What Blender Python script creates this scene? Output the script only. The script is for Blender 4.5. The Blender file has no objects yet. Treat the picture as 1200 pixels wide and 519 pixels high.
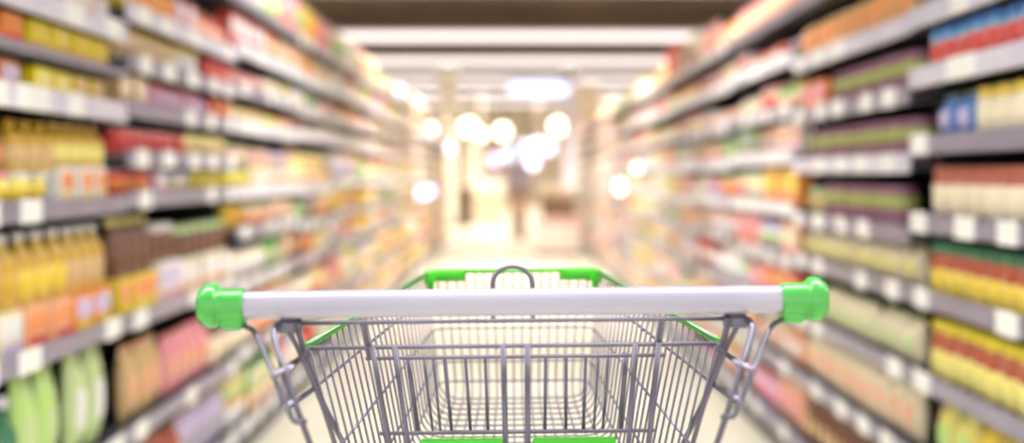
import bpy, math, random
from mathutils import Vector, Matrix
C = bpy.context.scene.collection
R = random.Random(7)
PI = math.pi
F = 1500.0; CAMZ = 1.235; VY = 203.0; VX = 600.0
L = 1.165                       # half width of the aisle at the shelf lips
def P(x, y, D): return Vector(((x - VX) * D / F, D, CAMZ - (y - VY) * D / F))
def H(k): return CAMZ - L * k

# ------------------------------------------------------------ materials
def lin(c):
    out = []
    for v in c:
        v = v / 255.0
        out.append(v / 12.92 if v <= .04045 else ((v + .055) / 1.055) ** 2.4)
    return (*out, 1.0)
_m = {}
def mat(name, rgb, rough=.5, metal=0.0, rgb2=None, scale=6.0, coat=0.0, emit=None, estr=0.0, bump=0.0, alpha=None):
    if name in _m: return _m[name]
    m = bpy.data.materials.new(name); m.use_nodes = True
    nt = m.node_tree; b = nt.nodes['Principled BSDF']
    b.inputs['Roughness'].default_value = rough; b.inputs['Metallic'].default_value = metal
    b.inputs['Coat Weight'].default_value = coat
    tc = nt.nodes.new('ShaderNodeTexCoord'); nz = nt.nodes.new('ShaderNodeTexNoise')
    nz.inputs['Scale'].default_value = scale; nz.inputs['Detail'].default_value = 2
    nt.links.new(tc.outputs['Object'], nz.inputs['Vector'])
    r = nt.nodes.new('ShaderNodeValToRGB')
    c1 = lin(rgb); c2 = lin(rgb2) if rgb2 else tuple(v * .93 for v in c1[:3]) + (1,)
    r.color_ramp.elements[0].position = .42; r.color_ramp.elements[1].position = .6
    r.color_ramp.elements[0].color = c1; r.color_ramp.elements[1].color = c2
    nt.links.new(nz.outputs['Fac'], r.inputs['Fac']); nt.links.new(r.outputs['Color'], b.inputs['Base Color'])
    if bump:
        bp = nt.nodes.new('ShaderNodeBump'); bp.inputs['Strength'].default_value = bump; bp.inputs['Distance'].default_value = .002
        nt.links.new(nz.outputs['Fac'], bp.inputs['Height']); nt.links.new(bp.outputs['Normal'], b.inputs['Normal'])
    if emit:
        b.inputs['Emission Color'].default_value = lin(emit); b.inputs['Emission Strength'].default_value = estr
    _m[name] = m; return m

# ------------------------------------------------------------ mesh collector
class MB:
    def __init__(s): s.v = []; s.f = []; s.mi = []; s.mats = []; s.sm = []; s.cur = 0; s.M = None
    def use(s, m):
        if m not in s.mats: s.mats.append(m)
        s.cur = s.mats.index(m); return s
    def add(s, vs, fs, smooth=False):
        n = len(s.v)
        for p in vs:
            p = Vector(p)
            if s.M is not None: p = s.M @ p
            s.v.append(tuple(p))
        for f in fs: s.f.append([n + i for i in f]); s.mi.append(s.cur); s.sm.append(smooth)
        return s
    def box(s, x0, x1, y0, y1, z0, z1, b=0.0):
        if b <= 0:
            vs = [(x, y, z) for z in (z0, z1) for y in (y0, y1) for x in (x0, x1)]
            return s.add(vs, [(0, 2, 3, 1), (4, 5, 7, 6), (0, 1, 5, 4), (1, 3, 7, 5), (3, 2, 6, 7), (2, 0, 4, 6)])
        # chamfered box: three inset rectangles per axis
        vs = []; idx = {}
        for sx in (0, 1):
            for sy in (0, 1):
                for sz in (0, 1):
                    for ax in range(3):
                        p = [x1 if sx else x0, y1 if sy else y0, z1 if sz else z0]
                        for a, sg in enumerate((sx, sy, sz)):
                            if a != ax: p[a] += -b if sg else b
                        idx[(sx, sy, sz, ax)] = len(vs); vs.append(p)
        fs = []
        for ax in range(3):
            o = [a for a in range(3) if a != ax]
            for sg in (0, 1):
                q = []
                for u, w in ((0, 0), (1, 0), (1, 1), (0, 1)):
                    t = [0, 0, 0]; t[ax] = sg; t[o[0]] = u; t[o[1]] = w; q.append(idx[(*t, ax)])
                flip = (sg == 0) ^ (ax == 1)
                fs.append(q[::-1] if flip else q)
        for ax in range(3):                      # edges parallel to ax
            o = [a for a in range(3) if a != ax]
            for u in (0, 1):
                for w in (0, 1):
                    t0 = [0, 0, 0]; t1 = [0, 0, 0]; t0[o[0]] = t1[o[0]] = u; t0[o[1]] = t1[o[1]] = w; t1[ax] = 1
                    q = [idx[(*t0, o[0])], idx[(*t0, o[1])], idx[(*t1, o[1])], idx[(*t1, o[0])]]
                    fs.append(q if (u ^ w) ^ (ax == 1) else q[::-1])
        for sx in (0, 1):
            for sy in (0, 1):
                for sz in (0, 1):
                    q = [idx[(sx, sy, sz, a)] for a in range(3)]
                    fs.append(q if (sx + sy + sz) % 2 else q[::-1])
        return s.add(vs, fs)
    def lathe(s, prof, n=16, c=(0, 0, 0), axis='z', sy=1.0):
        vs = []; fs = []
        for r, z in prof:
            for k in range(n):
                a = 2 * PI * k / n
                p = (r * math.cos(a), r * math.sin(a) * sy, z)
                if axis == 'x': p = (z, p[0], p[1])
                if axis == 'y': p = (p[0], z, p[1])
                vs.append((p[0] + c[0], p[1] + c[1], p[2] + c[2]))
        m = len(prof)
        for i in range(m - 1):
            for k in range(n):
                k2 = (k + 1) % n
                fs.append((i * n + k, i * n + k2, (i + 1) * n + k2, (i + 1) * n + k))
        s.add(vs, fs, True)
        base = len(s.v) - len(vs)
        for i, rev in ((0, True), (m - 1, False)):
            if prof[i][0] > 1e-5:
                q = [base + i * n + k for k in range(n)]
                s.f.append(q[::-1] if rev else q); s.mi.append(s.cur); s.sm.append(False)
        return s
    def tube(s, pts, r, n=8, closed=False, sq=1.0):
        pts = [Vector(p) for p in pts]
        q = [pts[0]]
        for p in pts[1:]:
            if (p - q[-1]).length > 1e-6: q.append(p)
        pts = q; m = len(pts)
        if m < 2: return s
        tan = []
        for i in range(m):
            if closed: t = (pts[(i + 1) % m] - pts[i - 1])
            elif i == 0: t = pts[1] - pts[0]
            elif i == m - 1: t = pts[-1] - pts[-2]
            else: t = (pts[i + 1] - pts[i]).normalized() + (pts[i] - pts[i - 1]).normalized()
            tan.append(t.normalized())
        up = Vector((0, 0, 1)) if abs(tan[0].z) < .9 else Vector((0, 1, 0))
        nrm = (up - tan[0] * up.dot(tan[0])).normalized()
        vs = []
        for i in range(m):
            if i:
                nrm = (nrm - tan[i] * nrm.dot(tan[i])).normalized()
            bn = tan[i].cross(nrm)
            rr = r[i] if isinstance(r, (list, tuple)) else r
            for k in range(n):
                a = 2 * PI * k / n
                vs.append(pts[i] + nrm * math.cos(a) * rr + bn * math.sin(a) * rr * sq)
        fs = []
        for i in range(m if closed else m - 1):
            i2 = (i + 1) % m
            for k in range(n):
                k2 = (k + 1) % n
                fs.append((i * n + k, i * n + k2, i2 * n + k2, i2 * n + k))
        s.add(vs, fs, True)
        if not closed:
            b0 = len(s.v) - len(vs)
            s.f.append([b0 + k for k in range(n)][::-1]); s.mi.append(s.cur); s.sm.append(False)
            s.f.append([b0 + (m - 1) * n + k for k in range(n)]); s.mi.append(s.cur); s.sm.append(False)
        return s
    def mesh(s, name):
        me = bpy.data.meshes.new(name); me.from_pydata(s.v, [], s.f)
        for m in s.mats: me.materials.append(m)
        me.polygons.foreach_set('material_index', s.mi)
        me.polygons.foreach_set('use_smooth', s.sm)
        me.update(); return me
    def build(s, name, parent=None, loc=(0, 0, 0)):
        return link(name, s.mesh(name), parent, loc)
def link(name, me, parent=None, loc=(0, 0, 0)):
    o = bpy.data.objects.new(name, me); C.objects.link(o)
    o.location = loc
    if parent: o.parent = parent
    return o
def fillet(pts, r, n=5):
    pts = [Vector(p) for p in pts]; out = [pts[0]]
    for i in range(1, len(pts) - 1):
        a = pts[i - 1] - pts[i]; b = pts[i + 1] - pts[i]
        d = min(r, a.length * .45, b.length * .45)
        p0 = pts[i] + a.normalized() * d; p1 = pts[i] + b.normalized() * d
        for k in range(n + 1):
            t = k / n
            out.append(p0 * (1 - t) ** 2 + pts[i] * 2 * t * (1 - t) + p1 * t * t)
    out.append(pts[-1]); return out
def tag(o, label=None, cat=None, group=None, kind=None):
    if label: o['label'] = label
    if cat: o['category'] = cat
    if group: o['group'] = group
    if kind: o['kind'] = kind
    return o
def empty(name, loc=(0, 0, 0), rz=0.0):
    o = bpy.data.objects.new(name, None); C.objects.link(o)
    o.location = loc; o.rotation_euler = (0, 0, rz); o.empty_display_size = .05
    return o
def copy_tree(o, parent=None):
    c = o.copy(); C.objects.link(c); c.parent = parent
    for ch in kids.get(o.name, ()): copy_tree(ch, c)
    return c
kids = {}

# ------------------------------------------------------------ colours
steel = mat('chromed wire', (128, 125, 138), .4, .65, (122, 118, 134), 60)
steel_d = mat('chromed frame tube', (112, 109, 122), .42, .6, (112, 108, 124), 60)
grip = mat('lavender white handle', (188, 184, 201), .2, 0, (182, 178, 196), 8, coat=.4)
capg = mat('light green cap plastic', (82, 186, 82), .3, 0, (77, 180, 78), 10, coat=.3)
green = mat('bright green plastic', (62, 198, 10), .35, 0, (56, 188, 8), 10, coat=.2)
rubber = mat('grey rubber', (60, 60, 62), .7)

# ============================================================ SETTING
CEIL = 3.70
m = MB().use(mat('cream floor tile', (214, 208, 186), .32, 0, (220, 214, 196), 1.2))
m.box(-9, 9, -3, 48.2, -.1, 0); tag(m.build('floor'), kind='structure')
cm_ = mat('dark brown ceiling', (94, 82, 74), .95, 0, (82, 71, 64), 1.0); cm_.node_tree.nodes['Principled BSDF'].inputs['Specular IOR Level'].default_value = 0
m = MB().use(cm_)
m.box(-9, 9, -3, 48.2, CEIL, CEIL + .1); tag(m.build('ceiling'), kind='structure')
wallm = mat('cream wall', (226, 214, 196), .8, 0, (218, 204, 184), .8)
m = MB().use(wallm); m.box(-9, 9, 48, 48.2, 0, CEIL); tag(m.build('wall_far'), kind='structure')
m = MB().use(wallm); m.box(-9.2, -9, -3, 48.2, 0, CEIL); tag(m.build('wall_left'), kind='structure')
m = MB().use(wallm); m.box(9, 9.2, -3, 48.2, 0, CEIL); tag(m.build('wall_right'), kind='structure')
# ceiling beams between the light rows
for i in range(9):
    y = 4 + i * 5.2
    bm_ = mat('beam brown', (88, 76, 68), .95); bm_.node_tree.nodes['Principled BSDF'].inputs['Specular IOR Level'].default_value = 0
    m = MB().use(bm_); m.box(-9, 9, y, y + .25, CEIL - .12, CEIL)
    o = m.build('trim_%d' % (i + 1)); tag(o, kind='structure')

# light rows across the aisle
def light_row(y, label, vis):
    t = empty('ceiling_light', (0, y, CEIL)); tag(t, label, 'ceiling light', None)
    a = MB().use(mat('white light housing', (225, 222, 226), .5)); a.box(-5.5, 5.5, -.15, .15, -.05, -.002, .008)
    a.build('housing', t)
    sk = mat('light row side diffuser', (140, 134, 136), .5, emit=(255, 240, 236), estr=ROW_E)
    for q in (-1, 1):
        b = MB().use(sk)
        b.box(-5.45, 5.45, *sorted((q * .135, q * .149)), -.168, -.045, .003); b.build('side_diffuser', t)
        b = MB().use(mat('black anti glare lining', (16, 16, 16), .9)); b.box(-5.45, 5.45, *sorted((q * .129, q * .1345)), -.168, -.045); b.build('inner_lining', t)
    for x in (-5.46, -2.7, 0, 2.7, 5.44):
        c = MB().use(mat('white light housing', (225, 222, 226), .5)); c.box(x, x + .02, -.134, .134, -.16, -.051); c.build('louvre', t)
ROW_E = 1.7
rows_y = [1.6, 6.2, 11.2, 16.2, 22.2, 27.2, 32.4, 38.0, 43.5]
names_r = ['light row nearest overhead above the cart', 'light row above the second shelving bays', 'light row above the middle of the aisle',
           'light row above the aisle, just out of view over the farther bays', 'long white light row, nearest of those seen ahead', 'long white light row, second ahead', 'long white light row, third ahead',
           'long pale light row, fourth ahead, hazy', 'faint light row nearest the far wall']
for y, n in zip(rows_y, names_r): light_row(y, n, True)

# ============================================================ SHELVING
black = mat('black back panel', (22, 21, 23), .7)
shelf_m = mat('dark grey shelf board', (70, 68, 74), .5)
rail_m = mat('lavender grey price rail', (150, 146, 166), .3, .3, (140, 137, 156), 5)
railw_m = mat('white price rail', (218, 216, 228), .3, .1, (205, 203, 218), 5)
tick_m = mat('white price ticket', (246, 246, 240), .4)
ordn = ['first', 'second', 'third', 'fourth', 'fifth', 'sixth', 'seventh', 'eighth', 'ninth', 'tenth', 'eleventh', 'twelfth', 'thirteenth', 'fourteenth', 'fifteenth']
BAY = 1.54
D0L, D0R = 2.34, 2.22
NB = 14
LB = {0: [-.64, -.48, -.3625, -.26, -.158, .078, .387, .69, .95],
      1: [-.64, -.427, -.295, -.172, -.04, .07, .39, .69, .95]}
RB = {0: [-.585, -.386, -.238, -.071, .12, .303, .506, .713, .95],
      1: [-.585, -.38, -.2, -.027, .157, .303, .506, .713, .95]}
def shelf_ks(side, b):
    d = LB if side < 0 else RB
    if b in d: return d[b]
    rr = random.Random(100 * b + side)
    base = [-.64, -.455, -.31, -.165, .06, .24, .41, .68, .95] if side < 0 else [-.585, -.40, -.22, -.04, .14, .31, .505, .713, .95]
    return [base[0]] + [k + rr.uniform(-.02, .02) for k in base[1:-1]] + [base[-1]]
white_rails = {(-1, 0): [-.3625, -.48, -.158], (-1, 1): [-.427], (1, 0): [-.238, -.386], (1, 1): [-.38, -.027]}
def shelving(side, b):
    y0 = (D0L if side < 0 else D0R) + b * BAY; y1 = y0 + BAY
    sn = 'left' if side < 0 else 'right'
    t = empty('shelving_unit', (side * (L + .28), (y0 + y1) / 2, 0))
    tag(t, 'grey shelving unit with black back, %s bay from the camera on the %s' % (ordn[b], sn), 'shelving unit',
        None)
    hw = BAY / 2
    top = H(shelf_ks(side, b)[0])
    # local frame: x outwards from the aisle
    def bx(mb, a0, a1, yy0, yy1, z0, z1, bv=0.0):
        xa, xb = sorted((side * (a0 - .28), side * (a1 - .28))); return mb.box(xa, xb, yy0, yy1, z0, z1, bv)
    p = MB().use(black); bx(p, .50, .53, -hw, hw, .0, top); p.build('back_panel', t)
    for yy in (-hw, hw - .02):
        p = MB().use(black); bx(p, .09, .50, yy, yy + .02, 0.0, top); p.build('side_panel', t)
    p = MB().use(shelf_m); bx(p, .02, .50, -hw + .02, hw - .02, 0, .09); p.build('kick_plate', t)
    for i, k in enumerate(shelf_ks(side, b)):
        h = H(k)
        s = MB().use(shelf_m); bx(s, .012, .50, -hw + .021, hw - .021, h - .022, h + .008)
        s = s.build('shelf', t)
        white = any(abs(k - w) < .001 for w in white_rails.get((side, b), [])) or (b > 1 and i in (1, 3, 4))
        r = MB().use(railw_m if white else rail_m)
        rh = .031 if white or b > 1 else .028
        if i == 0: rh = .02
        if side < 0 and b == 0 and abs(k + .26) < .001: rh = .012
        bx(r, -.002, .011, -hw + .004, hw - .004, h - rh, h + rh * .9, .004)
        nt = 5
        near = b < 7
        if not near: r.use(tick_m)
        spots = [(-hw + .16 + j * .31 + R.uniform(-.04, .04)) for j in range(nt)]
        if not near:
            for q in spots: bx(r, -.006, -.003, q - .06, q + .06, h - .024, h + .024)
        r = r.build('price_rail', s)
        if near and rh > .015 and not (i == 0 and b < 3):
            for q in spots:
                if R.random() < .2: continue
                w = R.choice([.06, .065, .07, .10 if white else .065])
                k2 = MB().use(tick_m); bx(k2, -.0065, -.0022, q - w, q + w, h - .03, h + .029, .001); k2.build('price_ticket', r)
    return t
for b in range(NB):
    for side in (-1, 1): shelving(side, b)

# ============================================================ PRODUCTS
cname = {'red': (214, 62, 52), 'orange': (240, 140, 60), 'peach': (246, 180, 140), 'yellow': (238, 206, 60), 'cream': (240, 226, 190),
         'pink': (238, 150, 160), 'white': (240, 238, 236), 'green': (110, 190, 90), 'pale green': (200, 222, 150), 'tan': (214, 178, 120),
         'brown': (112, 66, 40), 'lilac': (206, 190, 226), 'blue': (60, 120, 200), 'cyan': (120, 190, 220), 'gold': (212, 168, 50),
         'purple': (140, 84, 110), 'olive': (160, 170, 80), 'dark green': (30, 110, 66), 'brick': (180, 84, 58), 'dark': (50, 46, 42),
         'teal': (100, 190, 170), 'grey': (170, 168, 172), 'vivid yellow': (236, 214, 20), 'lime': (192, 232, 130), 'light yellow': (240, 228, 120)}
def cm(n, rough=.4):
    c = cname[n]; c2 = tuple(min(255, int(v * .8 + 255 * .2 * .9)) for v in c)
    return mat(n + ' packaging', c, rough, 0, c2, 14, coat=.2)
_mesh = {}
def product_parts(kind, cols, w, h):
    """list of (part name, MB) ; first is the root mesh. local: width x, front -y, base z=0"""
    a, b_, c = (list(cols) + [cols[-1]] * 3)[:3]
    r = w / 2
    out = []
    if kind == 'bottle':
        m = MB().use(cm(a)); m.lathe([(r * .8, 0), (r * .92, .006), (r * .92, h * .60), (r * .80, h * .68), (r * .42, h * .80), (r * .34, h * .86), (r * .34, h * .91)], 14); out.append(('bottle', m))
        m = MB().use(cm(b_)); m.lathe([(r * .93, h * .14), (r * .955, h * .142), (r * .955, h * .50), (r * .93, h * .502)], 14); out.append(('label_wrap', m))
        m = MB().use(cm(c)); m.lathe([(r * .40, h * .885), (r * .42, h * .89), (r * .42, h * .99), (r * .36, h)], 12); out.append(('cap', m))
    elif kind == 'jar':
        m = MB().use(cm(a)); m.lathe([(r * .8, 0), (r * .94, h * .05), (r * .94, h * .70), (r * .84, h * .79), (r * .80, h * .85)], 14); out.append(('jar', m))
        l0, l1 = (.46, .76) if a == 'purple' else (.06, .50) if a == 'brick' and b_ != 'cream' else (.12, .66)
        m = MB().use(cm(b_)); m.lathe([(r * .95, h * l0), (r * .97, h * (l0 + .005)), (r * .97, h * l1), (r * .95, h * (l1 + .005))], 14); out.append(('label_wrap', m))
        m = MB().use(cm(c, .25)); m.lathe([(r * .86, h * .80), (r * .9, h * .81), (r * .9, h * .97), (r * .84, h)], 14); out.append(('lid', m))
    elif kind == 'can':
        m = MB().use(mat('tin', (190, 190, 195), .3, .8)); m.lathe([(r * .9, 0), (r * .95, h * .02), (r * .93, h * .04), (r * .93, h * .96), (r * .95, h * .98), (r * .92, h), (r * .88, h * .985)], 14); out.append(('can', m))
        m = MB().use(cm(a)); m.lathe([(r * .935, h * .06), (r * .945, h * .062), (r * .945, h * .5), (r * .945, h * .938), (r * .935, h * .94)], 14)
        out.append(('label_wrap', m))
        m = MB().use(cm(b_)); m.lathe([(r * .946, h * .3), (r * .955, h * .302), (r * .955, h * .66), (r * .946, h * .662)], 14); out.append(('band', m))
    elif kind == 'tub':
        m = MB().use(cm(a)); m.lathe([(r * .72, 0), (r * .78, h * .03), (r * .92, h * .84)], 14); out.append(('tub', m))
        m = MB().use(cm(b_)); m.lathe([(r * .80, h * .16), (r * .83, h * .162), (r * .92, h * .66), (r * .89, h * .662)], 14); out.append(('label_wrap', m))
        m = MB().use(cm(c, .3)); m.lathe([(r * .94, h * .84), (r * .98, h * .85), (r * .98, h * .95), (r * .9, h), (r * .5, h * .99)], 14); out.append(('lid', m))
    elif kind == 'carton':
        m = MB().use(cm(a)); m.box(-r * .95, r * .95, 0.002, w * 1.1, 0, h, .003); out.append(('carton', m))
        m = MB().use(cm(b_)); m.box(-r * .86, r * .86, 0.0, .0035, h * .38, h * .86, .001); m.use(cm(c)); m.box(-r * .8, r * .8, -.0006, .0015, h * .1, h * .3)
        out.append(('printed_panel', m))
    elif kind == 'packet':
        m = MB().use(cm(a)); N = 10; vs = []; fs = []
        for side in (0, 1):
            for i in range(N + 1):
                v = i / N
                for j in range(N + 1):
                    u = j / N
                    bul = (math.sin(PI * u) ** .6) * (math.sin(PI * min(1, max(0, (v - .03) / .9))) ** .5) * w * .32
                    zz = v * h; xx = (u - .5) * w * .95 * (1 - .05 * math.sin(PI * v))
                    yy = w * .34 + (-bul if side == 0 else bul) + (.0015 if side else 0)
                    vs.append((xx, yy, zz))
        n1 = (N + 1) ** 2
        for s in (0, 1):
            for i in range(N):
                for j in range(N):
                    q = [s * n1 + i * (N + 1) + j, s * n1 + i * (N + 1) + j + 1, s * n1 + (i + 1) * (N + 1) + j + 1, s * n1 + (i + 1) * (N + 1) + j]
                    fs.append(q if s == 0 else q[::-1])
        edge = [i for i in range(N + 1)] + [(i + 1) * (N + 1) + N for i in range(N)] + [N * (N + 1) + N - 1 - i for i in range(N)] + [(N - 1 - i) * (N + 1) for i in range(N - 1)]
        for q in range(len(edge)):
            e0, e1 = edge[q], edge[(q + 1) % len(edge)]
            fs.append((e1, e0, e0 + n1, e1 + n1))
        m.add(vs, fs, True); out.append(('packet', m))
        m = MB().use(cm(b_)); vs = []; fs = []
        for i in range(7):
            v = .28 + i * .06
            for j in range(9):
                u = .18 + j * .08
                bul = (math.sin(PI * u) ** .6) * (math.sin(PI * min(1, max(0, (v - .03) / .9))) ** .5) * w * .32
                vs.append(((u - .5) * w * .95 * (1 - .05 * math.sin(PI * v)), w * .34 - bul - .002, v * h))
        for i in range(6):
            for j in range(8): fs.append((i * 9 + j, i * 9 + j + 1, (i + 1) * 9 + j + 1, (i + 1) * 9 + j))
        m.add(vs, fs, True); out.append(('printed_patch', m))
        m = MB().use(cm(c)); m.box(-w * .47, w * .47, w * .34 - .001, w * .34 + .003, h * .955, h * 1.02); out.append(('seal', m))
    return out
def get_meshes(kind, cols, w, h, merged):
    key = (kind, tuple(cols), round(w, 3), round(h, 3), merged)
    if key not in _mesh:
        ps = product_parts(kind, cols, w, h)
        if merged:
            m = MB()
            for _, q in ps:
                for mt in q.mats:
                    if mt not in m.mats: m.mats.append(mt)
                n = len(m.v); m.v += q.v; m.f += [[n + i for i in f] for f in q.f]
                m.mi += [m.mats.index(q.mats[i]) for i in q.mi]; m.sm += q.sm
            _mesh[key] = [(kind, m.mesh(kind), m)]
        else:
            _mesh[key] = [(n, q.mesh(n), q) for n, q in ps]
    return _mesh[key]
count = {}; far = {}
CAP = 285
PARTS_TO = 3
def put(kind, cols, w, h, X, Y, Z, side, b, label, group):
    rz = PI / 2 if side < 0 else -PI / 2
    rz += R.uniform(-.04, .04)
    if count.get(kind, 0) >= CAP or b >= 9:
        ms = get_meshes(kind, cols, w, h, True)[0][2]
        fm = far.setdefault(kind, MB())
        M = Matrix.Translation((X, Y, Z)) @ Matrix.Rotation(rz, 4, 'Z')
        n = len(fm.v)
        for mt in ms.mats:
            if mt not in fm.mats: fm.mats.append(mt)
        fm.v += [tuple(M @ Vector(p)) for p in ms.v]; fm.f += [[n + i for i in f] for f in ms.f]
        fm.mi += [fm.mats.index(ms.mats[i]) for i in ms.mi]; fm.sm += ms.sm
        return
    count[kind] = count.get(kind, 0) + 1
    ps = get_meshes(kind, cols, w, h, b >= PARTS_TO)
    root = link(kind, ps[0][1], None, (X, Y, Z)); root.rotation_euler = (0, 0, rz)
    tag(root, label, {'packet': 'packet', 'tub': 'tub'}.get(kind, kind), group)
    for n, me, _ in ps[1:]: link(n, me, root)

def bname(side, b): return '%s bay on the %s' % (ordn[b] if b else 'nearest', 'left' if side < 0 else 'right')
used_labels = {}
def run(side, b, ki, ya, yb, tiers):
    """fill a shelf (index ki) from depth ya to yb with tiers [(kind, desc, cols, w, h)] stacked upward"""
    z = H(shelf_ks(side, b)[ki]) + .0083
    for ti, (kind, desc, cols, w, h) in enumerate(tiers):
        n = int((yb - ya) / (w + .004)); pitch = min((yb - ya) / max(n, 1), w * 1.3); y = ya + pitch / 2
        lab = '%s, %s shelf down, %s' % (desc, ordn[ki], bname(side, b))
        i = 2
        while lab in used_labels: lab = '%s, %s batch, %s shelf down, %s' % (desc, ordn[i - 1], ordn[ki], bname(side, b)); i += 1
        used_labels[lab] = 1
        for _ in range(n):
            wob = R.uniform(0, .012) if ti == 0 else .01
            xin = .022 + wob + (0 if kind in ('carton', 'packet') else w / 2)
            put(kind, cols, w, h, side * (L + xin), y, z, side, b, lab, lab)
            y += pitch
        z += h + .0006
def yr(x0, x1):
    a, b = sorted((L * F / abs(x0 - 600), L * F / abs(x1 - 600))); return a, b
def seg(side, b, k, x0, x1, *tiers):
    ks = shelf_ks(side, b); ki = min(range(len(ks)), key=lambda i: abs(ks[i] - k))
    ya, yb = yr(x0, x1)
    s0 = (D0L if side < 0 else D0R) + b * BAY
    ya = max(ya, s0 + .023); yb = min(yb, s0 + BAY - (.075 if b == 0 else .022)); ya = max(ya, s0 + (.06 if b == 1 and side > 0 else 0))
    gap = (H(ks[ki - 1]) - .03 if ki else 9) - H(ks[ki])
    tot = sum(t[4] for t in tiers)
    if tot > gap - .012:
        f = (gap - .012) / tot; tiers = [(*t[:4], t[4] * f) for t in tiers]
    run(side, b, ki, ya, yb, tiers)

# --- left, nearest bay (frame edge x=0 is at 2.9 m)
e = -20
seg(-1, 0, -.48, e, 150, ('carton', 'pink carton', ['peach', 'white', 'pink'], .12, .11))
seg(-1, 0, -.3625, e, 150, ('carton', 'pale pink carton', ['peach', 'white', 'pink'], .12, .09))
seg(-1, 0, -.26, e, 50, ('carton', 'orange carton', ['orange', 'orange', 'red'], .13, .085))
seg(-1, 0, -.26, 50, 140, ('carton', 'yellow carton', ['vivid yellow', 'yellow', 'gold'], .14, .085))
seg(-1, 0, -.158, e, 50, ('carton', 'salmon carton with lilac print', ['orange', 'lilac', 'peach'], .12, .085))
seg(-1, 0, -.158, 50, 100, ('carton', 'yellow carton with cream print', ['vivid yellow', 'light yellow', 'gold'], .13, .085))
seg(-1, 0, -.158, 100, 150, ('carton', 'yellow and grey carton', ['yellow', 'tan', 'grey'], .11, .085))
seg(-1, 0, .078, e, 35, ('tub', 'yellow tub with pink lid', ['light yellow', 'yellow', 'pink'], .105, .085), ('bottle', 'brown bottle with orange label', ['brown', 'orange', 'tan'], .095, .13))
seg(-1, 0, .078, 35, 85, ('tub', 'pale yellow tub with white lid', ['light yellow', 'yellow', 'white'], .105, .085), ('bottle', 'golden bottle with tan label', ['gold', 'tan', 'gold'], .09, .13))
seg(-1, 0, .078, 85, 148, ('carton', 'white carton with orange print', ['white', 'orange', 'yellow'], .11, .10), ('bottle', 'golden bottle with yellow label', ['gold', 'light yellow', 'tan'], .09, .12))
seg(-1, 0, .387, e, 45, ('carton', 'white tray carton', ['cream', 'white', 'lilac'], .15, .11), ('bottle', 'golden oil bottle with yellow neck', ['gold', 'gold', 'white'], .09, .185))
seg(-1, 0, .387, 45, 100, ('carton', 'white and orange tray carton', ['peach', 'orange', 'red'], .14, .11), ('bottle', 'golden oil bottle with pale label', ['gold', 'yellow', 'white'], .09, .185))
seg(-1, 0, .387, 100, 148, ('carton', 'orange tray carton with lilac print', ['orange', 'lilac', 'yellow'], .14, .11), ('bottle', 'golden oil bottle with white cap', ['gold', 'tan', 'white'], .09, .185))
seg(-1, 0, .69, e, 42, ('bottle', 'dark green bottle with white cap', ['dark green', 'grey', 'white'], .09, .26))
seg(-1, 0, .69, 42, 100, ('packet', 'pale green packet with lime patch', ['lime', 'pale green', 'pale green'], .12, .30))
seg(-1, 0, .69, 100, 150, ('packet', 'pale green packet with white patch', ['pale green', 'white', 'green'], .12, .31))
seg(-1, 0, .95, e, 150, ('packet', 'green packet with dark print', ['green', 'dark green', 'lime'], .12, .22))
# --- left, second bay
seg(-1, 1, -.427, 150, 212, ('carton', 'yellow carton with orange print', ['yellow', 'orange', 'yellow'], .14, .10))
seg(-1, 1, -.427, 214, 240, ('carton', 'pink carton', ['pink', 'white', 'pink'], .13, .12))
seg(-1, 1, -.427, 240, 278, ('jar', 'red jar', ['red', 'peach', 'brick'], .11, .12))
seg(-1, 1, -.295, 150, 222, ('tub', 'cream tub with yellow lid', ['cream', 'tan', 'gold'], .11, .105))
seg(-1, 1, -.295, 222, 250, ('tub', 'cream tub with bright yellow lid', ['cream', 'white', 'vivid yellow'], .12, .11))
seg(-1, 1, -.295, 250, 278, ('carton', 'red carton', ['red', 'red', 'peach'], .12, .10))
seg(-1, 1, -.172, 150, 182, ('carton', 'tan carton with cream print', ['tan', 'cream', 'tan'], .12, .10))
seg(-1, 1, -.172, 182, 255, ('packet', 'pink packet with lilac patch', ['pink', 'lilac', 'peach'], .12, .10))
seg(-1, 1, -.172, 255, 278, ('carton', 'orange red carton', ['red', 'orange', 'orange'], .12, .09))
seg(-1, 1, -.04, 150, 228, ('can', 'red can with peach band', ['red', 'red'], .10, .085))
seg(-1, 1, -.04, 228, 278, ('can', 'cream can with gold band', ['light yellow', 'tan'], .11, .09))
seg(-1, 1, .07, 150, 192, ('can', 'orange red can', ['red', 'orange'], .085, .085))
seg(-1, 1, .07, 192, 214, ('carton', 'lilac white carton', ['lilac', 'white', 'pink'], .12, .085))
seg(-1, 1, .07, 214, 240, ('tub', 'white tub with lilac lid', ['white', 'cream', 'lilac'], .11, .08))
seg(-1, 1, .07, 240, 278, ('tub', 'yellow tub with vivid lid', ['light yellow', 'vivid yellow', 'yellow'], .11, .085))
seg(-1, 1, .39, 150, 196, ('carton', 'orange and yellow tray carton', ['yellow', 'orange', 'vivid yellow'], .13, .12), ('bottle', 'brown bottle with white cap', ['brown', 'brown', 'light yellow'], .095, .185))
seg(-1, 1, .39, 196, 222, ('carton', 'lilac and white tray carton', ['white', 'lilac', 'pink'], .12, .14), ('jar', 'brown jar with white lid', ['brown', 'brown', 'white'], .1, .13))
seg(-1, 1, .39, 222, 278, ('carton', 'cream carton with white print', ['cream', 'white', 'peach'], .13, .13), ('jar', 'dark jar with pale green lid', ['dark', 'brown', 'pale green'], .11, .12))
seg(-1, 1, .69, 165, 206, ('packet', 'orange topped tan packet', ['tan', 'peach', 'orange'], .12, .24))
seg(-1, 1, .69, 210, 258, ('packet', 'pink packet with red edge', ['pink', 'peach', 'red'], .12, .22))
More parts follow.
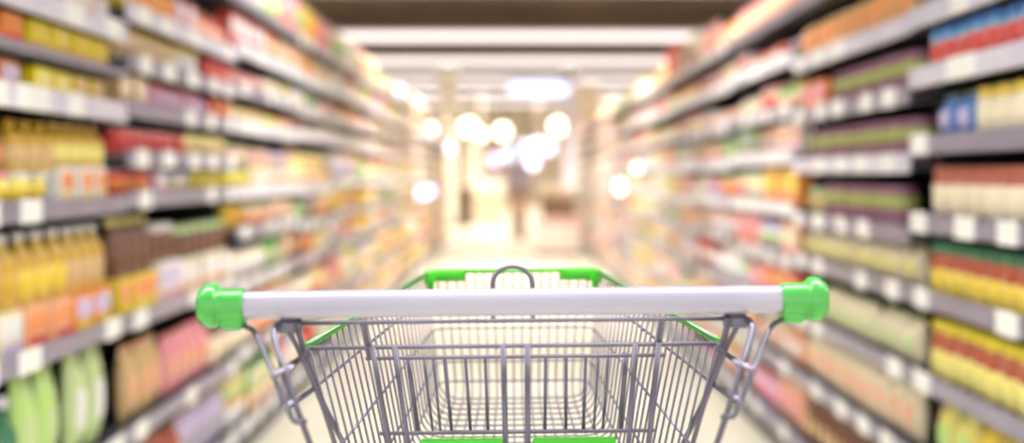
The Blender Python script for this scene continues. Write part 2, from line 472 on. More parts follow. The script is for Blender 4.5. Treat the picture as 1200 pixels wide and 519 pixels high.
seg(-1, 1, .69, 258, 278, ('jar', 'brown jar with cream label', ['brown', 'cream', 'dark'], .11, .2))
seg(-1, 1, .95, 150, 225, ('packet', 'red orange packet', ['brick', 'orange', 'brown'], .12, .2))
seg(-1, 1, .95, 225, 278, ('packet', 'lilac grey packet', ['lilac', 'grey', 'tan'], .12, .2))
# --- right, nearest bay
e = 1215
seg(1, 0, -.585, 1065, e, ('carton', 'grey carton', ['grey', 'white', 'grey'], .14, .14))
seg(1, 0, -.386, 1065, e, ('carton', 'blue carton with orange print', ['cyan', 'orange', 'blue'], .12, .12))
seg(1, 0, -.238, 1065, e, ('jar', 'blue lidded jar with red label', ['cyan', 'red', 'blue'], .10, .125))
seg(1, 0, -.071, 1068, 1122, ('packet', 'blue packet with lilac patch', ['blue', 'lilac', 'pale green'], .12, .125))
seg(1, 0, -.071, 1122, e, ('jar', 'cream jar with yellow lid', ['cream', 'cream', 'yellow'], .105, .13))
seg(1, 0, .12, 1068, 1182, ('jar', 'cream labelled jar with reddish brown lid', ['brick', 'cream', 'brick'], .115, .15))
seg(1, 0, .303, 1068, e, ('jar', 'reddish jar with yellow label and green lid', ['brick', 'yellow', 'dark green'], .10, .15))
seg(1, 0, .506, 1062, e, ('jar', 'reddish jar with yellow label and yellow lid', ['brick', 'light yellow', 'vivid yellow'], .10, .17))
seg(1, 0, .713, 1066, 1120, ('packet', 'pale yellow green packet', ['light yellow', 'lime', 'pale green'], .12, .19))
seg(1, 0, .713, 1120, e, ('packet', 'yellow packet with red patch', ['yellow', 'orange', 'red'], .12, .18))
seg(1, 0, .95, 1066, e, ('packet', 'tan packet', ['tan', 'cream', 'tan'], .12, .18))
# --- right, second bay
seg(1, 1, -.585, 930, 1065, ('carton', 'pale carton', ['white', 'peach', 'grey'], .14, .12))
seg(1, 1, -.38, 930, 1065, ('carton', 'orange tan carton', ['tan', 'orange', 'orange'], .12, .13))
seg(1, 1, -.2, 962, 1064, ('jar', 'olive jar with purple lid', ['purple', 'olive', 'purple'], .10, .13))
seg(1, 1, -.2, 930, 960, ('carton', 'pink and orange carton', ['orange', 'pink', 'peach'], .13, .12))
seg(1, 1, -.027, 935, 1062, ('jar', 'green labelled jar with plum lid', ['purple', 'olive', 'purple'], .10, .13))
seg(1, 1, .157, 955, 1040, ('jar', 'green and plum jar', ['purple', 'olive', 'purple'], .10, .135))
seg(1, 1, .157, 930, 953, ('can', 'olive can', ['olive', 'tan'], .11, .12))
seg(1, 1, .303, 930, 1062, ('packet', 'cream packet with pale top', ['cream', 'light yellow', 'pale green'], .13, .125))
seg(1, 1, .506, 948, 1062, ('packet', 'pale green and cream packet', ['cream', 'pale green', 'lime'], .13, .14))
seg(1, 1, .506, 928, 944, ('carton', 'orange carton with cream print', ['orange', 'cream', 'orange'], .12, .12))
seg(1, 1, .713, 930, 1055, ('packet', 'cream packet with reddish top', ['cream', 'peach', 'brick'], .13, .19))
seg(1, 1, .95, 930, 1062, ('packet', 'brown packet', ['brown', 'tan', 'brick'], .12, .18))
# --- further bays: mixed goods
pal_l = ['white', 'white', 'cream', 'vivid yellow', 'red', 'yellow', 'cream', 'orange', 'red', 'pink', 'white', 'light yellow', 'tan', 'peach', 'lilac', 'green', 'gold', 'pale green', 'brown', 'dark green', 'yellow', 'peach', 'cream']
pal_r = ['white', 'white', 'cream', 'pink', 'white', 'peach', 'cream', 'red', 'pink', 'white', 'pale green', 'orange', 'tan', 'light yellow', 'green', 'lilac', 'brick', 'grey', 'peach', 'cream', 'white', 'pink']
wd = {'bottle': .1, 'jar': .11, 'can': .1, 'tub': .12, 'carton': .14, 'packet': .125}
special = {(1, 2, 3): ['carton', ['white', 'peach', 'pink']], (1, 2, 4): ['carton', ['orange', 'yellow', 'orange']],
           (1, 2, 5): ['carton', ['peach', 'cream', 'pink']], (1, 2, 6): ['carton', ['red', 'orange', 'peach']], (1, 3, 3): ['carton', ['green', 'pale green', 'dark green']],
           (1, 3, 4): ['tub', ['peach', 'orange', 'pale green']], (-1, 2, 2): ['packet', ['pink', 'peach', 'red']], (-1, 2, 4): ['tub', ['light yellow', 'vivid yellow', 'dark green']],
           (-1, 2, 5): ['packet', ['yellow', 'orange', 'green']], (-1, 2, 1): ['carton', ['red', 'white', 'pink']]}
for b in range(2, NB):
    for side in (-1, 1):
        ks = shelf_ks(side, b)
        s0 = (D0L if side < 0 else D0R) + b * BAY
        for ki in range(len(ks)):
            y = s0 + .023; yend = s0 + BAY - .022
            gap = ((H(ks[ki - 1]) - .03) if ki else H(ks[ki]) + .30) - H(ks[ki]) - .012
            first = True; last = None
            while y < yend - .2:
                ln = R.choice([.38, .5, .74]); ye = min(yend, y + ln)
                if yend - ye < .25: ye = yend
                kind = R.choice(['bottle', 'jar', 'can', 'tub', 'carton', 'packet', 'carton'])
                pal = pal_l if side < 0 else pal_r
                cols = [R.choice(pal) for _ in range(3)]
                if first and (side, b, ki) in special: kind, cols = special[(side, b, ki)]
                first = False
                fill = R.uniform(.8, .95)
                if side > 0 and ki in (1, 2): fill = R.uniform(.55, .72)
                if side < 0 and ki in (2, 3): fill = R.uniform(.6, .75)
                if ki == 0: fill = R.uniform(.4, .95)
                h = gap * fill
                if (side, b, ki) == (1, 4, 0) and y > s0 + .5: kind, cols, ye, h = 'carton', ['red', 'red', 'orange'], yend, .28
                if (side, b, ki) == (1, 2, 0): kind, cols, h = 'tub', [R.choice(['peach', 'tan']), 'peach', 'pink'], .26
                if side < 0 and ki == 0 and b in (3, 4, 5): kind, cols, h = 'packet', [R.choice(['yellow', 'cream', 'pink', 'peach']), R.choice(['white', 'pink', 'green', 'orange']), 'cream'], .24
                if ki and gap > .24 and kind in ('can', 'carton', 'tub'):
                    h2 = gap * R.uniform(.36, .43)
                    c2 = [R.choice(pal) for _ in range(3)]
                    tiers = [(kind, '%s %s with %s print' % (cols[0], kind, cols[1]), cols, wd[kind], h2), (kind, 'upper %s %s with %s print' % (c2[0], kind, c2[1]), c2, wd[kind], h2)]
                else:
                    h = min(h, {'can': .14, 'tub': .15, 'jar': .2, 'packet': .28, 'carton': .26, 'bottle': .33}[kind])
                    pn = {'bottle': 'label', 'jar': 'label', 'can': 'band', 'tub': 'label', 'carton': 'print', 'packet': 'patch'}[kind]
                    tiers = [(kind, '%s %s with %s %s' % (cols[0], kind, cols[1], pn), cols, wd[kind], h)]
                run(side, b, ki, y, ye, tiers); y = ye
fl = {'bottle': 'bottles', 'jar': 'jars', 'can': 'cans', 'tub': 'lidded tubs', 'carton': 'cartons', 'packet': 'bulging packets'}
for kind, fm in far.items():
    o = fm.build('distant_%s_stock' % kind)
    tag(o, 'many small blurred %s filling the most distant shelving bays' % fl[kind], kind, kind='stuff')

# ============================================================ FAR HALL
def far_x(x, D): return (x - 600) * D / F
# columns
for x, D, w, lab, colr in ((525, 29.4, .4, 'cream square column beyond the end of the left shelving', (242, 234, 218)),
                           (668, 29.8, .3, 'narrow lilac white column beyond the end of the right shelving', (226, 218, 236)),
                           (690, 35.2, .6, 'wide cream column far back on the right', (232, 218, 196)),
                           (556, 40.7, .5, 'cream column far back left of the shopper', (236, 226, 206))):
    t = empty('column', (far_x(x, D), D, 0)); tag(t, lab, 'column')
    mm = mat('column %d' % x, colr, .6)
    m = MB().use(mm); m.box(-w / 2, w / 2, -w / 2, w / 2, .12, CEIL - .001, .02); m.build('shaft', t)
    m = MB().use(mat('column foot', (190, 178, 160), .5)); m.box(-w / 2 - .03, w / 2 + .03, -w / 2 - .03, w / 2 + .03, 0, .12, .01); m.build('foot', t)
# pendant lamps
def pendant(x, y, D, r, label, colr, es, grp):
    p = P(x, y, D); t = empty('pendant_lamp', p); tag(t, label, 'lamp', grp)
    m = MB().use(mat('glow %s' % (colr,), colr, .4, emit=colr, estr=es))
    m.lathe([(.02, -r), (r * .5, -r * .87), (r * .87, -r * .5), (r, 0), (r * .87, r * .5), (r * .5, r * .87), (.02, r)], 16); m.build('globe', t)
    m = MB().use(mat('lamp fitting', (120, 110, 104), .5)); m.lathe([(.06, r - .01), (.06, r + .08), (.015, r + .1), (.012, CEIL - p.z - .002)], 10); m.build('cord', t)
W1 = (255, 246, 226); W2 = (228, 228, 255)
g1 = 'warm round lamps in the far hall'; g2 = 'bluish lamps in the far hall'
pendant(549, 149, 34, .21, 'leftmost large warm white round lamp far ahead', W1, 4.5, g1)
pendant(589, 154, 34, .19, 'middle warm white round lamp far ahead, lower than its neighbours', W1, 4.5, g1)
pendant(654, 148, 34, .21, 'rightmost large warm white round lamp far ahead', W1, 4.5, g1)
pendant(564, 158, 38, .14, 'faint warm lamp between the left and middle round lamps', W1, 1.5, g1)
pendant(614, 172, 36, .18, 'upper left lamp of the white cluster', W2, 2.6, g2)
pendant(630, 171, 38, .2, 'upper middle lamp of the white cluster', W2, 2.6, g2)
pendant(643, 173, 36, .18, 'upper right lamp of the white cluster', W2, 2.6, g2)
pendant(623, 189, 36, .22, 'lowest lamp of the white cluster', W2, 2.6, g2)
pendant(579, 187, 36, .17, 'lilac lamp left of the white cluster', (226, 214, 255), 1.6, g2)
pendant(596, 181, 40, .2, 'pale blue lamp beside the white cluster', (200, 220, 255), 1.5, g2)
# hanging lit sign
t = empty('hanging_sign', P(632, 103, 28)); tag(t, 'blue white backlit sign hanging between the light rows', 'sign')
m = MB().use(mat('sign frame', (190, 190, 200), .4)); m.box(-.66, .66, -.05, .05, -.16, .16, .01); m.build('sign_case', t)
m = MB().use(mat('sign face', (170, 195, 255), .4, emit=(150, 185, 255), estr=.5)); m.box(-.62, .62, -.054, -.045, -.13, .13); m.build('lit_face', t)
for x in (-.5, .5):
    m = MB().use(mat('lamp fitting', (120, 110, 104), .5)); m.tube([(x, 0, .15), (x, 0, CEIL - t.location.z - .001)], .01, 6); m.build('hanger', t)
# displays in the far hall
def display(x, D, w, h, dd, col1, col2, label, goods):
    X = far_x(x, D)
    t = empty('display_stand', (X, D, 0)); tag(t, label, 'display stand')
    m = MB().use(mat('stand %s' % (col1,), col1, .6)); m.box(-w / 2, w / 2, -dd / 2, dd / 2, .06, h * .8, .01); m.build('body', t)
    m = MB().use(mat('stand plinth', (80, 66, 54), .6)); m.box(-w / 2 + .03, w / 2 - .03, -dd / 2 + .03, dd / 2 - .03, 0, .06); m.build('plinth', t)
    m = MB().use(mat('stand %s' % (col2,), col2, .6)); m.box(-w / 2 - .02, w / 2 + .02, -dd / 2 - .02, dd / 2 + .02, h * .8, h, .01); m.build('tray', t)
    n = max(2, int(w / .2))
    for i in range(n):
        kind, cols, ww, hh = goods
        ms = get_meshes(kind, cols, ww, hh, True)
        o = link(kind, ms[0][1], None, (X - w / 2 + w * (i + .5) / n, D - dd * .2, h + .0005))
        tag(o, '%s %s on the %s' % (cols[0], kind, label.split(',')[0]), kind, 'goods on the ' + label.split(',')[0])
display(545, 30, .34, .9, .4, (96, 74, 56), (110, 86, 66), 'dark brown display stand left of the shopper, by the left column', ('carton', ['cream', 'white', 'tan'], .12, .16))
display(573, 33, .8, .8, .6, (236, 224, 200), (244, 236, 220), 'bright cream counter, behind and left of the shopper', ('tub', ['white', 'cream', 'lilac'], .18, .3))
display(655, 27, .75, .72, .5, (140, 110, 92), (120, 92, 76), 'brown display stand, right of the shopper', ('jar', ['cream', 'tan', 'white'], .2, .26))
display(652, 19.5, .7, .42, .6, (238, 226, 214), (244, 236, 228), 'low white display stand, at the end of the aisle', ('carton', ['white', 'peach', 'pink'], .18, .14))
display(610, 23.5, .2, .62, .3, (150, 124, 104), (168, 140, 116), 'narrow brown display stand, in front of the shopper', ('can', ['peach', 'tan'], .08, .12))
# red and other goods up on the shelf tops
def topbox(side, xpx, w, h, d, cols, label, name='box', cat='box', grp=None):
    D = L * F / abs(xpx - 600); b = int((D - (D0L if side < 0 else D0R)) / BAY)
    z = H(shelf_ks(side, b)[0]) + .0085
    return D, z

# distant shopper, seen from behind
def person():
    D = 26.0; X = far_x(608, D)
    root = empty('person', (X, D, 0)); tag(root, 'person far ahead in a lilac grey top and brown trousers, walking away', 'person')
    J = {'pel': (0, 0, .95, .15), 'wst': (0, 0, 1.1, .13), 'chs': (0, 0, 1.32, .155), 'nk0': (0, .0, 1.45, .07), 'nk': (0, 0, 1.5, .055),
         'hd0': (0, -.01, 1.57, .08), 'hd1': (0, -.01, 1.65, .092), 'hd2': (0, 0, 1.71, .06)}
    for s, n in ((-1, 'l'), (1, 'r')):
        st = .14 * s
        J.update({'hp' + n: (s * .09, 0, .88, .095), 'kn' + n: (s * .10, .06 + st * .5, .49, .06), 'an' + n: (s * .10, .0 + st, .09, .04),
                  'ft' + n: (s * .105, .12 + st, .035, .035), 'sh' + n: (s * .17, 0, 1.39, .06), 'el' + n: (s * .23, -.03 - st * .3, 1.1, .042),
                  'wr' + n: (s * .24, .05 - st * .4, .87, .028), 'hn' + n: (s * .24, .07 - st * .4, .79, .03)})
        for q in range(4):
            J['f%d%s' % (q, n)] = (s * .24 + (q - 1.5) * .004, .05 + q * .018 - st * .4, .71 + abs(q - 1.5) * .01, .009)
        J['th' + n] = (s * .225, .11 - st * .4, .77, .01)
    E = [('pel', 'wst'), ('wst', 'chs'), ('chs', 'nk0'), ('nk0', 'nk'), ('nk', 'hd0'), ('hd0', 'hd1'), ('hd1', 'hd2')]
    for n in 'lr': E += [('pel', 'hp' + n), ('hp' + n, 'kn' + n), ('kn' + n, 'an' + n), ('an' + n, 'ft' + n), ('chs', 'sh' + n), ('sh' + n, 'el' + n), ('el' + n, 'wr' + n), ('wr' + n, 'hn' + n), ('hn' + n, 'th' + n)] + [('hn' + n, 'f%d%s' % (q, n)) for q in range(4)]
    keys = list(J)
    me = bpy.data.meshes.new('body'); me.from_pydata([J[k][:3] for k in keys], [(keys.index(a), keys.index(b)) for a, b in E], [])
    o = link('body', me, root)
    sk = o.modifiers.new('skin', 'SKIN'); ss = o.modifiers.new('sub', 'SUBSURF'); ss.levels = ss.render_levels = 2
    for i, k in enumerate(keys):
        me.skin_vertices[0].data[i].radius = (J[k][3], J[k][3] * (.75 if k in ('chs', 'wst', 'pel') else 1)); me.skin_vertices[0].data[i].use_root = (k == 'pel')
    # skin, top and trousers by height on the figure
    mt = bpy.data.materials.new('clothed figure'); mt.use_nodes = True; nt = mt.node_tree; bs = nt.nodes['Principled BSDF']; bs.inputs['Roughness'].default_value = .8
    tc = nt.nodes.new('ShaderNodeTexCoord'); sp = nt.nodes.new('ShaderNodeSeparateXYZ'); rp = nt.nodes.new('ShaderNodeValToRGB'); mul = nt.nodes.new('ShaderNodeMath'); mul.operation = 'MULTIPLY'; mul.inputs[1].default_value = .5
    nt.links.new(tc.outputs['Object'], sp.inputs[0]); nt.links.new(sp.outputs['Z'], mul.inputs[0]); nt.links.new(mul.outputs[0], rp.inputs[0]); nt.links.new(rp.outputs[0], bs.inputs['Base Color'])
    rp.color_ramp.interpolation = 'CONSTANT'; el = rp.color_ramp.elements
    el[0].position = 0; el[0].color = lin((60, 50, 46)); el[1].position = .04; el[1].color = lin((128, 104, 92))
    for pz, cc in ((.47, (168, 156, 178)), (.742, (214, 172, 150))):
        q = el.new(pz); q.color = lin(cc)
    me.materials.append(mt)
    h = MB().use(mat('brown hair', (92, 70, 58), .6)); h.lathe([(.085, 1.56), (.108, 1.62), (.112, 1.69), (.09, 1.765), (.04, 1.795), (.002, 1.80)], 14, c=(0, -.02, 0)); h.build('hair', root)
    return root
person()

# added glowing discs on the far shelves; right pair stand in for package highlights
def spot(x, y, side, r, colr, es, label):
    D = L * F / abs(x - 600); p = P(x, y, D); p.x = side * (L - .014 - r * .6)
    t = empty('added_glow_disc', p); tag(t, label, 'lamp', 'added glowing discs on the far shelf fronts')
    m = MB().use(mat('spot glow %s' % (colr,), colr, .4, emit=colr, estr=es)); m.lathe([(.002, -r * .6), (r * .7, -r * .5), (r, 0), (r * .7, r * .5), (.002, r * .6)], 14, axis='x'); m.build('glow_face', t)
    m = MB().use(mat('lamp fitting', (120, 110, 104), .5)); m.lathe([(r * .5, side * r * .45), (r * .5, side * (r * .6 + .012))][::side], 10, axis='x'); m.build('added_disc_back', t)
spot(733, 219, 1, .07, (255, 252, 230), 5, 'added bright disc for a package glint, far right shelf front, lower of two')
spot(752, 197, 1, .05, (255, 250, 240), 3, 'added disc for a package glint, right shelf front, upper of two')
spot(523, 173, -1, .09, (232, 220, 255), 2.5, 'added lilac glowing disc on the far left shelf front, lowest of three')
spot(500, 152, -1, .09, (255, 250, 245), 2, 'added white glowing disc on the far left shelf front, middle of three')
spot(463, 108, -1, .06, (200, 225, 255), 2, 'added pale blue glowing disc on the left shelf top front, highest of three')
# lilac lit strip on left shelf end
D = 1747 / 103.; t = empty('lit_strip', (-(L - .02), D, P(497, 225, D).z)); tag(t, 'lilac lit strip on the far left shelf edge', 'lamp')
m = MB().use(mat('strip case', (200, 196, 210), .4)); m.box(-.0, .014, -1.6, 1.6, -.07, .07, .004); m.build('case', t)
m = MB().use(mat('strip glow', (225, 212, 255), .4, emit=(220, 205, 255), estr=3)); m.box(.0145, .02, -1.55, 1.55, -.06, .06, .003); m.build('diffuser', t)

# ============================================================ TROLLEY
cart = empty('shopping_cart', (0, 1.45, 0))
tag(cart, 'chrome wire shopping cart with lavender handle and green end caps', 'shopping cart')
CY = 1.45
def A(x, y, D):                   # point of the cart in its own frame, x as half-width px from centre
    return Vector((x * D / F, D - CY, CAMZ - (y - VY) * D / F))
DH = 1.13
hz = CAMZ - (354 - VY) * DH / F
hy = DH - CY
# handle
m = MB().use(grip); m.lathe([(.0115, -.2535), (.0123, -.252), (.0123, .252), (.0115, .2535)], 40, c=(0, hy, hz), axis='x'); m.build('handle_bar', cart)
for s in (-1, 1):
    m = MB().use(capg)
    prof = [(.0126, .2365), (.0142, .2368), (.0146, .2385), (.0143, .2460), (.0144, .2540), (.0152, .2575), (.0172, .2598), (.0192, .2612), (.0199, .2640), (.0199, .2675), (.0192, .2705), (.0176, .2722), (.0160, .2728), (.0158, .2748), (.0140, .2762), (.006, .2766), (.0004, .2766)]
    prof = [(r, s * q) for r, q in prof]
    if s < 0: prof = prof[::-1]
    m.lathe(prof, 40, c=(0, hy, hz), axis='x')
    # socket bump under the cap where the wire enters
    m.tube([(s * .2375, hy, hz - .0115), (s * .243, hy, hz - .0145), (s * .252, hy, hz - .0145), (s * .262, hy, hz - .009)], [.0062, .0078, .0076, .006], 16)
    m.build('end_cap', cart)
# rod beneath the handle with end knobs
rz_ = CAMZ - (375.5 - VY) * 1.145 / F
m = MB().use(steel); m.tube([A(-250, 375.5, 1.145), A(250, 375.5, 1.145)], .0021, 10); m.build('handle_rod', cart)
for s in (-1, 1):
    m = MB().use(steel_d)
    p = A(s * 252, 378, 1.142)
    m.lathe([(.004, p.x - .004), (.0062, p.x - .0035), (.0062, p.x + .0035), (.004, p.x + .004)], 16, c=(0, p.y, p.z), axis='x')
    q = A(s * 264, 378, 1.135); m.box(q.x - .009, q.x + .009, q.y - .010, q.y + .008, q.z - .0062, q.z + .0052, .0028)
    m.build('handle_bracket', cart)
# arch loop behind the handle
pts = [A(-23.5, 372.5, 1.16), A(-23.5, 337, 1.16)]
for k in range(13):
    a = PI - PI * k / 12
    pts.append(A(23.5 * math.cos(a) - 0, 333 - 20.5 * math.sin(a), 1.16))
pts += [A(23.5, 337, 1.16), A(23.5, 372.5, 1.16)]
m = MB().use(steel_d); m.tube(pts, .0021, 12); m.build('arch_loop', cart)

# side handle frames
DG = 1.17
for s in (-1, 1):
    m = MB().use(steel_d)
    m.tube(fillet([A(s * 318, 377, 1.128), A(s * 304, 383, 1.12), A(s * 298, 394, 1.11), A(s * 280, 438, 1.056), A(s * 264, 478, 1.05), A(s * 258, 492, 1.05), A(s * 244, 491, 1.058)], .010, 6), .0023, 10)
    m.build('outer_bracket_wire', cart)
    m = MB().use(steel_d)
    m.tube(fillet([A(s * 262, 384, 1.14), A(s * 266, 376, 1.135), A(s * 279, 378, 1.12), A(s * 281, 390, 1.11), A(s * 270.5, 427, 1.085), A(s * 254.5, 475, 1.07), A(s * 238, 521, 1.08), A(s * 214, 590, 1.12), (s * .150, 1.16 - CY, .60), (s * .165, 1.10 - CY, .20)], .008, 6), .0027, 10)
    m.build('rear_leg_tube', cart)
    m = MB().use(steel_d)
    m.tube(fillet([A(s * 253, 377, 1.14), A(s * 243, 415, 1.158), A(s * 235, 440, 1.165), A(s * 222, 474, 1.19), A(s * 196, 525, 1.24), (s * .150, 1.32 - CY, .80), (s * .150, 1.42 - CY, .66), (s * .155, 1.60 - CY, .16)], .02, 6), .0027, 10)
    m.build('side_tube', cart)
    m = MB().use(steel_d)
    m.tube(fillet([A(s * 267, 378, 1.135), A(s * 249, 411, 1.15), A(s * 237, 440, 1.155), A(s * 224, 472, 1.16), A(s * 208, 525, 1.165), A(s * 190, 600, 1.175), (s * .140, 1.2 - CY, .86)], .02, 6), .0023, 10)
    m.build('side_tube', cart)

# --- basket surfaces
DR, DF_ = 1.17, 1.76
def rim(t):      # t 0 rear .. 1 front -> half width, depth, z of the rim
    return (.1885 + (.1130 - .1885) * t, DR + (DF_ - DR) * t, 1.0785 + (1.100 - 1.0785) * t)
def flo(t):
    return (.140 + (.096 - .140) * t, DR + .03 + (1.71 - DR - .03) * t, .862 + (.941 - .862) * t)
def wall(t, u):  # u 0 rim .. 1 floor
    a = rim(t); b = flo(t); return tuple(a[i] + (b[i] - a[i]) * u for i in range(3))
NW = 25
m = MB().use(steel)
WR = .00128
for i in range(NW):
    t = i / (NW - 1) * .965 + .01
    for s in (-1, 1):
        pass
sideL, sideR, fl_ = MB().use(steel), MB().use(steel), MB().use(steel)
for i in range(NW):
    t = .012 + i / (NW - 1) * .95
    rw, rd, rzz = rim(t); fw, fd, fz = flo(t)
    pts = fillet([(-rw, rd - CY, rzz), (-fw, fd - CY, fz), (fw, fd - CY, fz), (rw, rd - CY, rzz)], .028, 6)
    n = len(pts); c = 7
    sideL.tube(pts[:c + 1], WR, 7); fl_.tube(pts[c:n - c], WR, 7); sideR.tube(pts[n - c - 1:], WR, 7)
US = [.175, .47, .74, .90]
for s, mb in ((-1, sideL), (1, sideR)):
    for j, u in enumerate(US):
        ext = -.115 if j == 0 else 0
        a = wall(0, u); b = wall(.985, u)
        off = .0022
        if j == 0:
            mb.tube([A(s * 267, 474, 1.05)] + [(s * (q[0] + off), q[1] - CY, q[2]) for q in (wall(0, u), wall(.5, u), b)], .0015, 8)
            mb.tube([A(s * 267, 474, 1.048), (s * (a[0] + off), a[1] - .004 - CY, a[2])], .0025, 10)
        else:
            mb.tube([(s * (a[0] + off), a[1] - CY, a[2]), (s * (b[0] + off), b[1] - CY, b[2])], .0014, 8)
    # upper peg: the rim wire running back to the outer bracket
    q = rim(0)
    mb.tube([A(s * 281, 438.5, 1.05), (s * (q[0] + .002), q[1] - CY, q[2] - .0085), (s * (rim(.12)[0] - .001), rim(.12)[1] - CY, rim(.12)[2] - .006)], .0027, 10)
    mb.tube([A(s * 266, 434, 1.085), (s * (q[0] - .002), q[1] - CY, q[2] - .002)], .0018, 8)
sideL.build('left_side_mesh', cart); sideR.build('right_side_mesh', cart)
# front panel and lengthwise floor wires
fr = MB().use(steel)
NF = 17
for i in range(NF):
    v = -1 + 2 * (i + .5) / NF
    a = rim(1); b = flo(1); c = flo(0)
    pts = fillet([(v * a[0] * .98, a[1] - CY, a[2]), (v * b[0] * .97, b[1] - CY, b[2]), (v * c[0] * .97, c[1] - CY, c[2])], .03, 6)
    fr.tube(pts[:8], WR, 7); fl_.tube(pts[7:], WR, 7)
for j, u in enumerate(US):
    b = wall(.985, u); f = wall(1.0, u)
    fr.tube(fillet([(-b[0] - .002, b[1] - .03 - CY, b[2]), (-f[0], f[1] + .002 - CY, f[2]), (f[0], f[1] + .002 - CY, f[2]), (b[0] + .002, b[1] - .03 - CY, b[2])], .02, 6), .0014, 8)
fl_.build('basket_floor_mesh', cart); fr.build('front_mesh', cart)
# green rim strips
def strip(mb, pts, w, h):   # rounded rectangular bar along pts (upright)
    pts = [Vector(p) for p in pts]; vs = []; fs = []
    sec = [(-1, -.6), (-.7, -1), (.7, -1), (1, -.6), (1, .6), (.6, 1), (-.6, 1), (-1, .6)]
    for i, p in enumerate(pts):
        t = (pts[min(i + 1, len(pts) - 1)] - pts[max(i - 1, 0)]); t.z = 0; t.normalize(); n = Vector((t.y, -t.x, 0))
        for a, b in sec: vs.append(p + n * a * w / 2 + Vector((0, 0, b * h / 2)))
    k = len(sec)
    for i in range(len(pts) - 1):
        for j in range(k): fs.append((i * k + j, (i + 1) * k + j, (i + 1) * k + (j + 1) % k, i * k + (j + 1) % k))
    fs += [tuple(range(k)), tuple(range((len(pts) - 1) * k, len(pts) * k))[::-1]]
    mb.add(vs, fs, True)
for s in (-1, 1):
    a = rim(.0); b = rim(.955)
    m = MB().use(green); strip(m, [(s * a[0], a[1] - CY + .012, a[2] + .0005), (s * b[0], b[1] - CY, b[2] + .0005)], .0062, .0052); m.build('rim_strip', cart)
    m = MB().use(steel); strip(m, [(s * (a[0] - .0035), a[1] - CY, a[2] + .0035), (s * (b[0] - .0035), b[1] - CY, b[2] + .0035)], .002, .002); m.build('rim_wire', cart)
f = rim(1)
m = MB().use(green); strip(m, [(-.07, f[1] - CY, f[2] + .0012), (.07, f[1] - CY, f[2] + .0012)], .006, .0055); m.build('front_rim_strip', cart)
for s in (-1, 1):
    m = MB().use(green)
    pts = fillet([(s * .066, f[1] - CY, f[2] - .004), (s * f[0], f[1] - CY, f[2] - .004), (s * (f[0] + .0025), f[1] - .03 - CY, f[2] - .005)], .02, 7)
    strip(m, pts, .011, .0165)
    m.box(*sorted((s * (f[0] - .006), s * (f[0] + .004))), f[1] - .022 - CY, f[1] - .006 - CY, f[2] - .024, f[2] - .006, .002)
    m.build('corner_guard', cart)

# --- rear gate with child seat
gate = empty('rear_gate', (0, 0, 0)); gate.parent = cart
def gr(name, pts, r, mt=steel):
    mb = MB().use(mt); mb.tube(pts, r, 10); return mb.build(name, gate)
gr('gate_rail', [A(-240, 405, DG), A(240, 405, DG)], .0021)
gr('gate_rail', [A(-173, 417.8, 1.185), A(178, 417.8, 1.185)], .0019)
gr('gate_rail', [A(-158, 506, 1.185), A(165, 506, 1.185)], .0019)
for xt, xb, r in ((-165.5, -147, .0026), (-139, -125, .0024), (-12.5, -10, .0026), (16.5, 16, .0028), (143.5, 134.5, .0026), (171, 158, .0028)):
    a = A(xt, 405, DG - .0035); b = A(xb, 519, DG - .0035); d = (b - a) * 1.9
    gr('gate_bar', [a + Vector((0, 0, .0015)), a + d], r, steel_d)
for xt, xb in ((-81, -73), (-56.4, -51), (-33, -30.5), (38, 36), (62, 60.5), (85, 81)):
    gr('seat_wire', [A(xt, 415.5, 1.188), A(xb, 507, 1.188)], .0017, steel_d)
for xt, xb, r in ((-124, -112.5, .0024), (-105, -95, .0013), (-94, -86, .0013), (112, 103.5, .0014), (132, 124.5, .0026), (100, 93, .0013)):
    gr('seat_wire', [A(xt, 414.5, 1.192), A(xb, 508, 1.192)], r, steel_d)
for s in (-1, 1):
    gr('seat_hanger', [A(s * 175, 375.5, 1.15), A(s * 168, 418, 1.183)], .0024, steel_d)
for x0, x1 in ((-109.5, -13.5), (21.5, 118.5)):
    D = 1.16
    a = A(x0, 513, D); b = A(x1, 513, D); h = .115; y0 = a.y - .004
    mb = MB().use(green)
    mb.box(a.x, b.x, y0 + .004, y0 + .007, a.z - h, a.z - .001)
    mb.box(a.x, b.x, y0 - .003, y0 + .0068, a.z - .0055, a.z, .001)
    mb.box(a.x, b.x, y0 - .003, y0 + .0068, a.z - h - .002, a.z - h + .003, .001)
    for q in (a.x, (a.x + b.x) / 2 - .0015, b.x - .003): mb.box(q, q + .003, y0 - .003, y0 + .0068, a.z - h, a.z - .004, .0008)
    mb.build('seat_panel', gate)
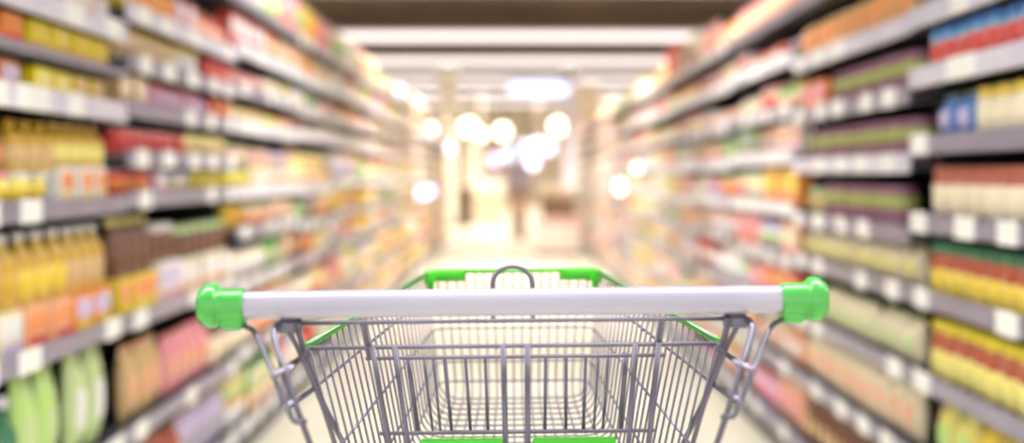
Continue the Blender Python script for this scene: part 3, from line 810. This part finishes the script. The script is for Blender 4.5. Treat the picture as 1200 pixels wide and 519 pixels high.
# --- chassis and wheels below the frame
m = MB().use(steel_d)
for s in (-1, 1):
    m.tube(fillet([(s * .165, 1.10 - CY, .20), (s * .165, 1.10 - CY, .15), (s * .155, 1.60 - CY, .155), (s * .12, 1.80 - CY, .155)], .02), .008, 10)
for y, w in ((1.12, .165), (1.45, .158), (1.79, .12)): m.tube([(-w, y - CY, .155), (w, y - CY, .155)], .006, 8)
for i in range(9):
    v = -1 + 2 * i / 8
    m.tube([(v * .15, 1.12 - CY, .164), (v * .11, 1.79 - CY, .164)], .002, 6)
m.build('bottom_rack', cart)
for s in (-1, 1):
    for y, w in ((1.13, .163), (1.76, .125)):
        m = MB().use(steel_d)
        x = s * w
        m.lathe([(.012, .115), (.016, .118), (.016, .135), (.01, .15)], 12, c=(x, y - CY, 0))
        for q in (-1, 1): m.box(x + q * .016 - .002, x + q * .016 + .002, y - CY - .016, y - CY + .02, .05, .122)
        m.box(x - .018, x + .018, y - CY - .016, y - CY + .02, .116, .121)
        ca = m.build('caster', cart)
        m = MB().use(rubber); m.lathe([(.03, -.011), (.055, -.0105), (.058, -.007), (.058, .007), (.055, .0105), (.03, .011)], 24, c=(x, y - CY, .0595), axis='x')
        # axis x lathe is centred on x of c
        m.build('wheel', ca)
th = -.0112
cart.rotation_euler = (0, th, 0)
cart.location.x = hz * math.sin(-th) + .0006

# ============================================================ CAMERA, LIGHT
w = bpy.data.worlds.new('World'); bpy.context.scene.world = w; w.use_nodes = True
bg = w.node_tree.nodes['Background']; bg.inputs[0].default_value = (1, .98, .97, 1); bg.inputs[1].default_value = 1.8
def area(loc, rot, sx, sy, e, c=(1, 1, 1)):
    l = bpy.data.lights.new('area_light', 'AREA'); l.shape = 'RECTANGLE'; l.size = sx; l.size_y = sy; l.energy = e; l.color = c
    o = bpy.data.objects.new('area_light', l); C.objects.link(o); o.location = loc; o.rotation_euler = rot; return o
for y, e_ in ((1.6, 400), (6.2, 560), (11.2, 900), (16.2, 1250), (22.2, 700), (27.2, 800), (32.4, 850), (38, 850), (43.5, 850)):
    area((0, y, CEIL - .06), (0, 0, 0), 10.6, .2, e_, (1, .89, .78) if y > 10 else (1, .98, .97))
cam = bpy.data.cameras.new('camera'); co = bpy.data.objects.new('camera', cam); C.objects.link(co)
co.location = (0, 0, CAMZ); co.rotation_euler = (PI / 2, 0, 0)
cam.sensor_width = 36; cam.lens = F / 1200 * 36
cam.shift_y = -(259.5 - VY) / 1200.0
cam.clip_start = .05; cam.clip_end = 200
cam.dof.use_dof = True; cam.dof.focus_distance = 1.32
APX = 27.0
cam.dof.aperture_fstop = (cam.lens / 1000) / (APX * 1.13 / F)
bpy.context.scene.camera = co
vs = bpy.context.scene.view_settings
bpy.context.scene.display_settings.display_device = 'sRGB'
vs.view_transform = 'Standard'; vs.look = 'None'; vs.gamma = 1; vs.use_curve_mapping = False
vs.exposure = 0.16
